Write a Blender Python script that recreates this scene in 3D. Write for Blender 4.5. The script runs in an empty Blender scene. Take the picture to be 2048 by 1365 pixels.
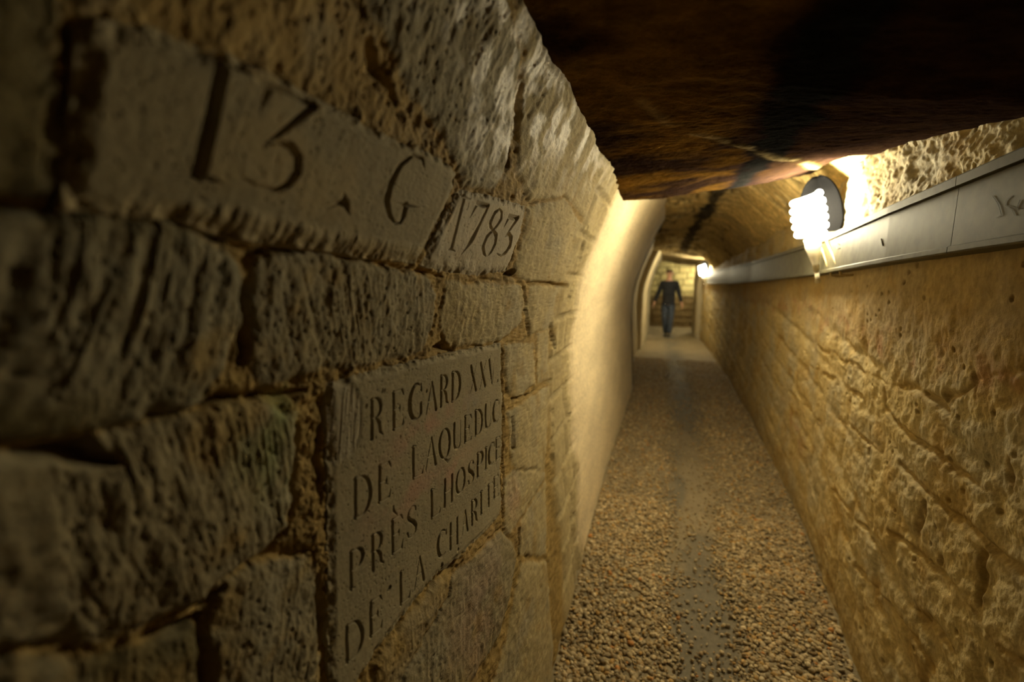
import bpy, math, random
import numpy as np

# ------------------------------------------------------------------ camera model (used to measure the photo)
F = 850.0; W = 2048; H = 1365
VPX, VPY = 1340.0, 560.0
PITCH = math.atan((H/2-VPY)/F)
YAW = math.atan((VPX-W/2)/math.hypot(F, H/2-VPY))
FW = np.array([-math.sin(YAW)*math.cos(PITCH), math.cos(YAW)*math.cos(PITCH), -math.sin(PITCH)])
RT = np.array([math.cos(YAW), math.sin(YAW), 0.0])
UP = np.cross(RT, FW)
FLOOR = -1.5
rng = np.random.default_rng(7)

def ray(x, y):
    return FW + RT*(x-W/2)/F - UP*(y-H/2)/F

# ------------------------------------------------------------------ numpy noise
def _hash(ix, iy, seed):
    h = (ix.astype(np.int64)*374761393 + iy.astype(np.int64)*668265263 + seed*974634777) & 0x7fffffff
    h = ((h ^ (h >> 13))*1274126177) & 0x7fffffff
    h = (h ^ (h >> 16)) & 0x7fffffff
    h = (h*1103515245 + 12345) & 0x7fffffff
    return ((h >> 8) & 0xffff)/65535.0

def noise(x, y, seed=0):
    ix = np.floor(x); iy = np.floor(y)
    fx = x-ix; fy = y-iy
    ix = ix.astype(np.int64); iy = iy.astype(np.int64)
    sx = fx*fx*(3-2*fx); sy = fy*fy*(3-2*fy)
    a = _hash(ix, iy, seed); b = _hash(ix+1, iy, seed)
    c = _hash(ix, iy+1, seed); d = _hash(ix+1, iy+1, seed)
    return ((a*(1-sx)+b*sx)*(1-sy) + (c*(1-sx)+d*sx)*sy)*2-1

def fbm(x, y, seed=0, o=4, gain=.5):
    s = 0; a = 1; n = 0
    for k in range(o):
        s = s + a*noise(x*2**k + 13.7*k, y*2**k - 7.1*k, seed+k); n += a; a *= gain
    return s/n

def ss(e0, e1, x):
    t = np.clip((x-e0)/(e1-e0), 0, 1); return t*t*(3-2*t)

def worley(x, y, seed=0):
    """distance to the nearest random point of a unit grid, and that point's random value"""
    ix = np.floor(x).astype(np.int64); iy = np.floor(y).astype(np.int64)
    best = np.full(x.shape, 9.0); val = np.zeros(x.shape)
    for dx in (-1, 0, 1):
        for dy in (-1, 0, 1):
            px = ix+dx + _hash(ix+dx, iy+dy, seed); py = iy+dy + _hash(ix+dx, iy+dy, seed+11)
            d = np.hypot(px-x, py-y); r = _hash(ix+dx, iy+dy, seed+23)
            m = d < best; best = np.where(m, d, best); val = np.where(m, r, val)
    return best, val

# ------------------------------------------------------------------ tunnel shape
_zz = np.linspace(-1.6, 1.2, 281)
_sl = np.interp(_zz, [-.40, .05, .30, .60, 1.2], [0, .30, .36, .50, .62])
_lean = np.concatenate([[0], np.cumsum((_sl[1:]+_sl[:-1])/2*np.diff(_zz))])
def left_base(Y, z):
    a = np.interp(Y, [-2, 2.2, 5, 6.2, 6.6, 9.5], [.45, .45, .465, .48, .62, .64])
    b = np.interp(Y, [0, 1.36, 1.8, 2.3, 3.4, 5.4, 7.3, 9.5], [.10, .10, .08, .07, .045, .06, .06, .06])
    return -a + np.interp(z, _zz, _lean) + b*np.clip((-.55-z)/.95, 0, 1)
def right_base(Y, z):
    f = np.interp(Y, [-2, 1.0, 1.77, 2.97, 4, 5.2, 7, 9.6, 12.4], [.70, .71, .75, .85, .88, .91, .91, .87, .77])
    return f - .03*np.clip((z+1.5)/1.4, 0, 1)

def unproj(px, py, base, x0=1.0):
    d = ray(px, py); X = x0
    for _ in range(30):
        p = d*(X/d[0]); X = .5*X + .5*float(base(p[1], p[2]))
    return d*(X/d[0])
def L(p):
    q = unproj(p[0], p[1], left_base, -.45); return (q[1], q[2])
def R(p):
    q = unproj(p[0], p[1], right_base, .75); return (q[1], q[2])

# ------------------------------------------------------------------ helpers: blender
COL = bpy.context.scene.collection
def link(name, me, mat=None, parent=None, loc=None):
    o = bpy.data.objects.new(name, me); COL.objects.link(o)
    if mat is not None and me is not None: me.materials.append(mat)
    if parent is not None: o.parent = parent
    if loc is not None: o.location = loc
    return o
def tag(o, label=None, cat=None, group=None, kind=None):
    if label: o['label'] = label
    if cat: o['category'] = cat
    if group: o['group'] = group
    if kind: o['kind'] = kind
    return o
def empty(name, loc=(0, 0, 0)):
    o = bpy.data.objects.new(name, None); COL.objects.link(o); o.location = loc; o.empty_display_size = .1
    return o
def mesh_np(name, V, Fq, cols=None, smooth=True):
    V = np.asarray(V, dtype=np.float32); Fq = np.asarray(Fq, dtype=np.int32); k = Fq.shape[1]
    me = bpy.data.meshes.new(name)
    me.vertices.add(len(V)); me.vertices.foreach_set('co', V.ravel())
    me.loops.add(Fq.size); me.loops.foreach_set('vertex_index', Fq.ravel())
    me.polygons.add(len(Fq)); me.polygons.foreach_set('loop_start', np.arange(0, Fq.size, k, dtype=np.int32))
    if cols is not None:
        c = me.color_attributes.new('tint', 'FLOAT_COLOR', 'POINT')
        cc = np.ones((len(V), 4), dtype=np.float32); cc[:, :cols.shape[1]] = cols; c.data.foreach_set('color', cc.ravel())
    me.update(calc_edges=True)
    if smooth: me.polygons.foreach_set('use_smooth', np.ones(len(Fq), dtype=bool))
    me.validate()
    return me
def grid_mesh(name, P, C=None, keep=None, flip=False):
    n, m, _ = P.shape
    idx = np.arange(n*m).reshape(n, m)
    q = np.stack([idx[:-1, :-1], idx[1:, :-1], idx[1:, 1:], idx[:-1, 1:]], -1)
    if flip: q = q[..., ::-1]
    if keep is not None:
        k = keep[:-1, :-1] | keep[1:, :-1] | keep[1:, 1:] | keep[:-1, 1:]
        q = q[k]
    q = q.reshape(-1, 4)
    V = P.reshape(-1, 3); Cc = None if C is None else C.reshape(n*m, -1)
    if keep is not None:
        used = np.unique(q); mp = np.full(n*m, -1); mp[used] = np.arange(len(used))
        V = V[used]; q = mp[q]; Cc = None if Cc is None else Cc[used]
    return mesh_np(name, V, q, Cc)

class MB:
    def __init__(s): s.V = []; s.F = []
    def add(s, vs, fs):
        b = len(s.V); s.V += [tuple(map(float, v)) for v in vs]; s.F += [tuple(i+b for i in f) for f in fs]; return s
    def loft(s, rings, closed=True, caps=True):
        n = len(rings[0]); vs = [p for r in rings for p in r]; fs = []
        for i in range(len(rings)-1):
            for j in range(n if closed else n-1):
                k = (j+1) % n; fs.append((i*n+j, i*n+k, (i+1)*n+k, (i+1)*n+j))
        if caps and closed:
            fs.append(tuple(range(n))[::-1]); fs.append(tuple((len(rings)-1)*n+j for j in range(n)))
        return s.add(vs, fs)
    def tube(s, pts, r, n=10, caps=True):
        pts = [np.array(p, float) for p in pts]; rings = []
        rr = r if hasattr(r, '__len__') else [r]*len(pts)
        up = None
        for i, p in enumerate(pts):
            t = pts[min(i+1, len(pts)-1)]-pts[max(i-1, 0)]; t = t/np.linalg.norm(t)
            if up is None:
                up = np.array([0, 0, 1.]) if abs(t[2]) < .9 else np.array([1., 0, 0])
            a = np.cross(t, up); a /= np.linalg.norm(a); b = np.cross(a, t); up = b
            rings.append([p + rr[i]*(math.cos(k*2*math.pi/n)*a + math.sin(k*2*math.pi/n)*b) for k in range(n)])
        return s.loft(rings, True, caps)
    def box(s, c, d):
        x, y, z = c; a, b, e = d[0]/2, d[1]/2, d[2]/2
        vs = [(x+i*a, y+j*b, z+k*e) for i in (-1, 1) for j in (-1, 1) for k in (-1, 1)]
        return s.add(vs, [(0, 1, 3, 2), (4, 6, 7, 5), (0, 4, 5, 1), (2, 3, 7, 6), (0, 2, 6, 4), (1, 5, 7, 3)])
    def build(s, name, mat, parent=None, loc=None, smooth=True, bevel=0, sub=0):
        me = bpy.data.meshes.new(name); me.from_pydata(s.V, [], s.F); me.update()
        if smooth: me.polygons.foreach_set('use_smooth', [True]*len(me.polygons))
        o = link(name, me, mat, parent, loc)
        if bevel:
            b = o.modifiers.new('b', 'BEVEL'); b.width = bevel; b.segments = 2; b.limit_method = 'ANGLE'
        if sub:
            q = o.modifiers.new('s', 'SUBSURF'); q.levels = sub; q.render_levels = sub
        return o

# ------------------------------------------------------------------ materials
def new_mat(name):
    m = bpy.data.materials.new(name); m.use_nodes = True
    nt = m.node_tree; b = nt.nodes['Principled BSDF']; return m, nt, b
def stone_mat(name, scale=60, bump=.25, rough=.9, var=.35, fine=400, glossy=False, spec=.25):
    m, nt, b = new_mat(name); N = nt.nodes; K = nt.links
    at = N.new('ShaderNodeVertexColor'); at.layer_name = 'tint'
    tc = N.new('ShaderNodeTexCoord')
    n1 = N.new('ShaderNodeTexNoise'); n1.inputs['Scale'].default_value = scale; n1.inputs['Detail'].default_value = 8; n1.inputs['Roughness'].default_value = .7
    n2 = N.new('ShaderNodeTexNoise'); n2.inputs['Scale'].default_value = fine; n2.inputs['Detail'].default_value = 4
    K.new(tc.outputs['Object'], n1.inputs['Vector']); K.new(tc.outputs['Object'], n2.inputs['Vector'])
    mr = N.new('ShaderNodeMapRange'); mr.inputs['From Min'].default_value = .3; mr.inputs['From Max'].default_value = .7
    mr.inputs['To Min'].default_value = 1-var; mr.inputs['To Max'].default_value = 1+var
    K.new(n1.outputs['Fac'], mr.inputs['Value'])
    mx = N.new('ShaderNodeVectorMath'); mx.operation = 'SCALE'
    K.new(at.outputs['Color'], mx.inputs[0]); K.new(mr.outputs['Result'], mx.inputs['Scale'])
    K.new(mx.outputs['Vector'], b.inputs['Base Color'])
    ad = N.new('ShaderNodeMath'); ad.operation = 'MULTIPLY_ADD'; ad.inputs[1].default_value = .5
    K.new(n2.outputs['Fac'], ad.inputs[0]); K.new(n1.outputs['Fac'], ad.inputs[2])
    bp = N.new('ShaderNodeBump'); bp.inputs['Strength'].default_value = bump; bp.inputs['Distance'].default_value = .004
    K.new(ad.outputs['Value'], bp.inputs['Height']); K.new(bp.outputs['Normal'], b.inputs['Normal'])
    b.inputs['Roughness'].default_value = rough; b.inputs['Specular IOR Level'].default_value = spec
    if glossy:
        r = N.new('ShaderNodeMath'); r.operation = 'SUBTRACT'; r.inputs[0].default_value = 1.0
        K.new(at.outputs['Alpha'], r.inputs[1])
        r2 = N.new('ShaderNodeMath'); r2.operation = 'MULTIPLY'; r2.inputs[1].default_value = rough
        K.new(r.outputs['Value'], r2.inputs[0]); K.new(r2.outputs['Value'], b.inputs['Roughness'])
    return m
def plain_mat(name, col, rough=.6, metal=0, spec=.4, bump=0, scale=80, var=0):
    m, nt, b = new_mat(name); N = nt.nodes; K = nt.links
    b.inputs['Base Color'].default_value = (*col, 1); b.inputs['Roughness'].default_value = rough
    b.inputs['Metallic'].default_value = metal; b.inputs['Specular IOR Level'].default_value = spec
    tc = N.new('ShaderNodeTexCoord'); n1 = N.new('ShaderNodeTexNoise')
    n1.inputs['Scale'].default_value = scale; n1.inputs['Detail'].default_value = 6
    K.new(tc.outputs['Object'], n1.inputs['Vector'])
    if bump:
        bp = N.new('ShaderNodeBump'); bp.inputs['Strength'].default_value = bump; bp.inputs['Distance'].default_value = .003
        K.new(n1.outputs['Fac'], bp.inputs['Height']); K.new(bp.outputs['Normal'], b.inputs['Normal'])
    if var:
        cr = N.new('ShaderNodeMix'); cr.data_type = 'RGBA'
        cr.inputs['A'].default_value = (*[c*(1-var) for c in col], 1); cr.inputs['B'].default_value = (*[min(1, c*(1+var)) for c in col], 1)
        mr = N.new('ShaderNodeMapRange'); mr.inputs['From Min'].default_value = .35; mr.inputs['From Max'].default_value = .65
        K.new(n1.outputs['Fac'], mr.inputs['Value']); K.new(mr.outputs['Result'], cr.inputs['Factor']); K.new(cr.outputs['Result'], b.inputs['Base Color'])
    return m

M_WALL = stone_mat('limestone_masonry', 55, .55, .85, .28, 350, glossy=True)
M_SLAB = stone_mat('dressed_limestone', 90, .22, .85, .14, 500)
M_RIGHT = stone_mat('lime_rendered_masonry', 35, .5, .9, .25, 260)
M_CEIL = stone_mat('ceiling_rock', 22, .7, .9, .45, 160, spec=.0)
M_FLOOR = stone_mat('packed_earth', 45, .35, .75, .22, 400)

# ------------------------------------------------------------------ carving tools
def seg_carve(U, V, pts, slope=1.2):
    """depth of a V-cut along a polyline; pts = (u, v, r)"""
    dep = np.zeros(U.shape)
    for (u0, v0, r0), (u1, v1, r1) in zip(pts[:-1], pts[1:]):
        rm = max(r0, r1)*1.05
        m = (U > min(u0, u1)-rm) & (U < max(u0, u1)+rm) & (V > min(v0, v1)-rm) & (V < max(v0, v1)+rm)
        if not m.any(): continue
        uu = U[m]; vv = V[m]; du, dv = u1-u0, v1-v0; l2 = du*du+dv*dv+1e-12
        t = np.clip(((uu-u0)*du+(vv-v0)*dv)/l2, 0, 1)
        d = np.hypot(uu-u0-t*du, vv-v0-t*dv); r = r0+(r1-r0)*t
        dep[m] = np.maximum(dep[m], np.clip(r-d, 0, None)*slope)
    return dep
def poly_sd(U, V, poly, margin=.06):
    """signed distance, positive inside; -1 far away"""
    P = np.array(poly); out = np.full(U.shape, -1.0)
    m = (U > P[:, 0].min()-margin) & (U < P[:, 0].max()+margin) & (V > P[:, 1].min()-margin) & (V < P[:, 1].max()+margin)
    if not m.any(): return out
    u = U[m]; v = V[m]; d = np.full(u.shape, 9.0); ins = np.zeros(u.shape, bool)
    n = len(P)
    for i in range(n):
        a = P[i]; b = P[(i+1) % n]; e = b-a
        t = np.clip(((u-a[0])*e[0]+(v-a[1])*e[1])/(e@e+1e-12), 0, 1)
        d = np.minimum(d, np.hypot(u-a[0]-t*e[0], v-a[1]-t*e[1]))
        c = ((a[1] > v) != (b[1] > v))
        with np.errstate(divide='ignore', invalid='ignore'):
            xi = (b[0]-a[0])*(v-a[1])/(b[1]-a[1]+1e-15)+a[0]
        ins ^= c & (u < xi)
    out[m] = np.where(ins, d, -d); return out

# glyphs in a unit box: strokes of (x, y, weight); T thick stem, h hairline
T, h = 1.0, .36
def arc(cx, cy, rx, ry, a0, a1, w0, w1, n=14, wm=None):
    o = []
    for i in range(n+1):
        t = i/n; a = math.radians(a0+(a1-a0)*t)
        w = w0+(w1-w0)*t if wm is None else (w0*(1-t)+w1*t)*(1-math.sin(math.pi*t))+wm*math.sin(math.pi*t)
        o.append((cx+rx*math.cos(a), cy+ry*math.sin(a), w))
    return o
G = {
 'I': [[(.5, 0, T), (.5, 1, T)], [(.2, 0, h), (.8, 0, h)], [(.2, 1, h), (.8, 1, h)]],
 'L': [[(.12, 0, T), (.12, 1, T)], [(0, 1, h), (.35, 1, h)], [(.1, .01, h), (.9, .01, h)], [(.9, .02, .55), (1, .2, .2)]],
 'E': [[(.12, 0, T), (.12, 1, T)], [(0, 1, h), (.85, 1, h)], [(0, 0, h), (.9, 0, h)], [(.85, .98, .6), (1, .82, .2)], [(.9, .02, .6), (1, .22, .2)],
       [(.15, .52, h), (.6, .52, h)], [(.65, .62, .2), (.65, .52, .6), (.65, .40, .2)]],
 'H': [[(.12, 0, T), (.12, 1, T)], [(.88, 0, T), (.88, 1, T)], [(.12, .5, h), (.88, .5, h)]],
 'T': [[(.5, 0, T), (.5, 1, T)], [(0, 1, h), (1, 1, h)], [(0, 1, .5), (0, .85, .2)], [(1, 1, .5), (1, .85, .2)]],
 'A': [[(.5, 1, .5), (.88, 0, T*1.05)], [(.48, .98, h), (0, 0, h)], [(.2, .38, h), (.7, .38, h)]],
 'V': [[(.1, 1, T), (.5, 0, .6)], [(.95, 1, h), (.5, 0, h)]],
 'X': [[(.1, 1, T), (.9, 0, T)], [(.95, 1, h), (.02, 0, h)]],
 'D': [[(.12, 0, T), (.12, 1, T)], [(0, 1, h), (.4, 1, h)], [(0, 0, h), (.4, 0, h)], arc(.38, .5, .58, .5, 90, -90, h, h, 16, 1.25)],
 'P': [[(.12, 0, T), (.12, 1, T)], [(0, 1, h), (.45, 1, h)], arc(.45, .74, .48, .26, 90, -90, h, h, 12, 1.2), [(.45, .48, h), (.15, .48, h)], [(0, 0, h), (.35, 0, h)]],
 'R': [[(.12, 0, T), (.12, 1, T)], [(0, 1, h), (.4, 1, h)], arc(.4, .76, .42, .24, 90, -90, h, h, 12, 1.1), [(.4, .52, h), (.15, .52, h)], [(.45, .5, .6), (.68, .35, 1.05), (.75, .1, .9), (.95, .0, .3)]],
 'Q': [arc(.5, .5, .48, .5, 90, 270, h, h, 16, 1.15), arc(.5, .5, .48, .5, 90, -90, h, h, 16, 1.15), [(.5, -.02, .5), (.75, -.16, .9), (1.0, -.1, .3)]],
 'O': [arc(.5, .5, .5, .5, 90, 270, h, h, 16, 1.15), arc(.5, .5, .5, .5, 90, -90, h, h, 16, 1.1)],
 'U': [[(.12, 1, T), (.12, .25, T)], arc(.5, .25, .38, .25, 180, 360, T, h, 12), [(.88, .25, h), (.88, 1, h)]],
 'C': [arc(.55, .5, .55, .5, 60, 300, h, h, 20, 1.3), [(.9, .98, .3), (.92, .78, .6)]],
 'G': [arc(.55, .5, .55, .5, 60, 290, h, h, 20, 1.5), [(.9, .98, .3), (.95, .76, .6)], [(.9, .4, T), (.88, .1, T)], [(.88, .1, .9), (.7, .0, .4)]],
 'S': [[(.85, .82, .6), (.78, .95, .3), (.5, 1, .3), (.2, .9, .6), (.12, .75, .9), (.3, .6, 1.15), (.65, .46, 1.2), (.9, .28, 1.0), (.82, .1, .6), (.5, 0, .3), (.2, .04, .3), (.1, .22, .6)]],
}
def letter(U, V, ch, q, r):
    TL, TR, BL, BR = [np.array(L(p)) for p in q]
    dep = np.zeros(U.shape)
    for st in G[ch]:
        pts = []
        for x, y, w in st:
            p = (TL*(1-x)+TR*x)*y + (BL*(1-x)+BR*x)*(1-y)
            pts.append((p[0], p[1], w*r))
        dep = np.maximum(dep, seg_carve(U, V, pts, 2.3))
    return dep

REGARD = [
 ('R', (732,800),(757,792),(732,879),(759,868)), ('E', (776,786),(800,777),(777,860),(800,848)), ('G', (812,774),(837,764),(812,845),(837,832)),
 ('A', (846,768),(867,759),(845,829),(868,818)), ('R', (873,753),(889,747),(873,814),(891,806)), ('D', (896,746),(914,739),(896,804),(914,796)),
 ('X', (934,733),(947,727),(934,787),(947,780)), ('X', (954,727),(967,721),(953,780),(966,772)), ('V', (972,721),(985,716),(972,772),(985,765)),
 ('D', (698,959),(734,943),(698,1038),(734,1022)), ('E', (748,933),(774,920),(748,1006),(774,992)), ('L', (816,895),(840,885),(817,958),(840,946)),
 ('A', (845,880),(868,869),(845,940),(868,927)), ('Q', (873,863),(894,853),(873,922),(894,911)), ('U', (901,848),(917,840),(901,901),(917,894)),
 ('E', (923,834),(938,828),(923,887),(938,879)), ('D', (944,822),(959,816),(944,873),(959,865)), ('U', (964,811),(977,804),(964,860),(977,852)),
 ('C', (981,804),(993,798),(981,849),(993,841)),
 ('P', (690,1106),(720,1088),(691,1180),(720,1160)), ('R', (735,1072),(760,1057),(736,1144),(762,1124)), ('E', (775,1042),(799,1026),(776,1109),(799,1092)),
 ('S', (806,1020),(828,1005),(806,1081),(828,1066)), ('L', (854,981),(875,970),(855,1038),(875,1024)), ('H', (881,961),(900,948),(881,1015),(900,1001)),
 ('O', (907,944),(924,930),(907,992),(924,979)), ('S', (930,927),(943,916),(930,973),(943,963)), ('P', (948,908),(960,900),(948,956),(960,948)),
 ('I', (961,898),(971,893),(961,942),(971,936)), ('C', (972,892),(984,882),(972,934),(984,924)), ('E', (986,878),(996,872),(986,922),(996,914)),
 ('D', (681,1253),(718,1230),(682,1326),(718,1302)), ('E', (731,1205),(757,1187),(731,1274),(757,1252)), ('L', (792,1145),(813,1130),(792,1210),(813,1193)),
 ('A', (822,1118),(844,1106),(822,1179),(844,1156)), ('C', (870,1066),(888,1056),(870,1120),(888,1104)), ('H', (893,1049),(911,1035),(893,1100),(911,1085)),
 ('A', (919,1026),(931,1014),(919,1070),(931,1059)), ('R', (937,1003),(950,994),(937,1051),(950,1041)), ('I', (952,987),(962,980),(952,1032),(962,1026)),
 ('T', (964,977),(980,964),(964,1019),(980,1006)), ('E', (982,957),(993,949),(982,999),(993,991)),
]
def pxstroke(U, V, pts, slope=1.3):
    return seg_carve(U, V, [(*L((x, y)), r) for x, y, r in pts], slope)

# ------------------------------------------------------------------ stones of the left wall (outline traced, then measured on the wall)
# (outline, offset m, tool angle deg from vertical, tool amp m, tint)
GREY = (.265, .215, .12); TAN = (.40, .32, .165); OCH = (.32, .215, .07); DK = (.14, .11, .045)
P13 = [(150,40),(260,45),(401,92),(520,138),(650,205),(775,272),(872,312),(912,345),(885,420),(850,490),(826,528),(723,517),(622,497),(461,478),(340,438),(200,430),(110,420)]
P1783 = [(914,380),(975,390),(1047,412),(1040,465),(1012,543),(945,552),(880,545),(838,530),(868,470),(892,425)]
PREG = [(652,768),(700,752),(760,738),(840,718),(920,702),(1000,686),(1002,800),(1001,900),(1000,1020),(990,1038),(940,1090),(898,1130),(866,1152),(802,1228),(735,1320),(700,1385),(670,1440),(655,1440),(652,1300),(650,1100),(651,900)]
STONES = [
 ([(-150,400),(150,425),(330,446),(455,505),(474,560),(470,640),(440,738),(380,806),(245,841),(60,883),(-150,900)], .016, 12, .005, DK),
 ([(505,517),(620,505),(740,530),(850,556),(868,600),(862,650),(842,700),(760,722),(650,735),(522,770),(498,735),(503,650),(492,580)], .012, -22, .0035, GREY),
 ([(888,566),(1042,574),(1048,610),(1040,648),(1000,680),(900,692),(880,655),(884,600)], .008, -15, .002, TAN),
 ([(1060,574),(1125,572),(1128,620),(1105,655),(1055,668),(1050,620)], .006, 25, .002, TAN),
 ([(-150,930),(60,910),(250,855),(440,805),(520,800),(582,832),(590,900),(582,1000),(560,1060),(518,1108),(420,1165),(395,1195),(250,1255),(-150,1330)], .02, -12, .006, GREY),
 ([(430,1170),(540,1122),(612,1112),(630,1170),(636,1300),(640,1420),(560,1500),(420,1500),(418,1300),(412,1220)], .018, 20, .004, GREY),
 ([(-150,1350),(150,1312),(300,1275),(380,1240),(392,1300),(385,1400),(300,1700),(-150,1700)], .008, 10, .005, DK),
 ([(-200,-300),(60,-300),(120,20),(100,395),(-150,380)], .006, 10, .006, DK),
 ([(130,-300),(500,-300),(720,30),(728,120),(760,200),(842,285),(770,262),(650,197),(520,128),(401,82),(260,36),(160,20)], .006, 28, .004, OCH),
 ([(560,-300),(900,-300),(1000,10),(1030,110),(1024,200),(1010,330),(990,378),(925,366),(880,270),(812,170),(765,60),(740,10)], .012, 22, .0038, GREY),
 ([(1020,-60),(1060,30),(1135,175),(1225,350),(1215,400),(1170,440),(1130,392),(1055,398),(1030,330),(1040,180),(1040,100)], .014, 25, .004, TAN),
 ([(1054,412),(1130,402),(1165,455),(1148,560),(1064,564),(1026,550),(1046,470)], .008, 22, .003, TAN),
 ([(1008,690),(1066,685),(1070,767),(1029,800),(1014,782)], .010, 10, .003, TAN),
 ([(1076,668),(1097,661),(1098,760),(1076,766)], .006, 10, .002, TAN),
 ([(1015,826),(1097,773),(1094,845),(1090,937),(1051,956),(1024,930)], .010, 15, .0025, TAN),
 ([(1008,960),(1030,940),(1090,945),(1088,960),(1042,1030),(1010,1075)], .008, 18, .003, TAN),
 ([(1040,1044),(1092,962),(1091,1107),(1058,1112),(1038,1105)], .008, 12, .002, TAN),
 ([(905,1155),(1000,1062),(1026,1090),(1030,1125),(1002,1262),(940,1365),(860,1460),(740,1460),(840,1290)], .014, 18, .004, GREY),
 ([(1040,1128),(1092,1122),(1105,1300),(1085,1480),(950,1480),(1012,1280)], .010, 14, .003, TAN),
 ([(872,1165),(902,1150),(895,1195),(835,1285),(790,1380),(730,1420),(745,1330),(808,1240)], .022, 5, .004, OCH),
]
STONES = [([L(p) for p in poly], *rest) for poly, *rest in STONES]
P13w = [L(p) for p in P13]; P1783w = [L(p) for p in P1783]; PREGw = [L(p) for p in PREG]
PITS = [  # dark gaps: polyline with radii (m), photo coordinates
 [(862,702,.004),(885,690,.012),(905,705,.004)],
 [(482,560,.005),(486,640,.009),(480,720,.008)],
 [(380,812,.004),(430,790,.010),(470,790,.006)],
 [(592,850,.006),(594,930,.008),(584,1030,.005)],
 [(638,800,.006),(641,900,.008),(640,1000,.004)],
 [(632,1150,.005),(636,1220,.012),(636,1300,.008)],
 [(402,1230,.008),(400,1300,.010),(408,1400,.010)],
 [(60,905,.010),(150,900,.014),(210,925,.006)],
 [(735,85,.007),(748,130,.012),(790,200,.006)],
 [(1002,700,.008),(1004,760,.010),(1006,840,.006),(1006,950,.01),(1003,1060,.008)],
 [(1047,575,.006),(1052,640,.006),(1056,670,.010)], [(1056,567,.008),(1100,566,.006),(1130,572,.012)],
 [(1024,548,.012),(1008,552,.010)], [(1072,690,.006),(1072,765,.008)], [(1100,650,.012),(1106,700,.012),(1104,800,.008),(1102,950,.01)],
 [(1024,800,.010),(1060,790,.006),(1098,762,.008)], [(1022,840,.008),(1024,900,.010)], [(1035,1060,.010),(1036,1110,.010)],
 [(340,440,.004),(480,490,.005),(600,503,.005)], [(640,503,.003),(740,522,.005),(850,548,.004)],
 [(395,1205,.006),(440,1175,.005)], [(840,540,.006),(880,556,.004)], [(893,1140,.010),(905,1130,.012)], [(870,1160,.006),(863,1175,.008)],
 [(1168,460,.015),(1150,560,.012),(1130,600,.015)],
 [(300,1265,.006),(385,1235,.008)], [(505,780,.008),(560,790,.008),(610,782,.006)],
 [(905,345,.001),(880,430,.001),(845,510,.001)],
]
HOLES = [(878,1130,.006), (911,1099,.004), (757,780,.002), (761,782,.002), (724,812,.003), (793,873,.002), (772,1175,.005), (990,763,.004), (846,782,.003), (990,950,.003)]

def generic_courses(U, V, seed=3, hh=.17, ww=.34):
    """irregular coursed masonry: returns distance to joint and a random id"""
    v = V + .018*noise(U*2.1, V*2.1, seed) ; u = U + .02*noise(U*3, V*3, seed+5)
    r = v/hh; k = np.floor(r); fv = (r-k)*hh; dv = np.minimum(fv, hh-fv)
    off = _hash(k.astype(np.int64), k.astype(np.int64)*0+7, seed)*ww
    c = (u+off)/ww + .0; j = np.floor(c)
    jit = lambda jj: (_hash(jj.astype(np.int64), k.astype(np.int64), seed+9)-.5)*.5
    e0 = (j+jit(j))*ww; e1 = (j+1+jit(j+1))*ww; x = u+off
    lo = np.where(x < e0, (j-1+jit(j-1))*ww, np.where(x > e1, e1, e0)); hi = np.where(x < e0, e0, np.where(x > e1, (j+2+jit(j+2))*ww, e1))
    cell = np.where(x < e0, j-1, np.where(x > e1, j+1, j))
    du = np.minimum(x-lo, hi-x)
    return np.minimum(du, dv), _hash(cell.astype(np.int64), k.astype(np.int64), seed+31)

def tool_marks(U, V, ang, seed):
    a = math.radians(ang); uw = U+.012*noise(U*9, V*9, seed); vw = V
    c = uw*math.cos(a)-vw*math.sin(a); l = uw*math.sin(a)+vw*math.cos(a)
    n = noise(c*130, l*11, seed+1); n2 = noise(c*260, l*26, seed+2); n3 = noise(c*70, l*8, seed+3)
    return .45*n + .35*n2 + .4*n3 - .5*np.clip(np.abs(n)*-3+1, 0, 1)*(n3 > -.2)

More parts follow.
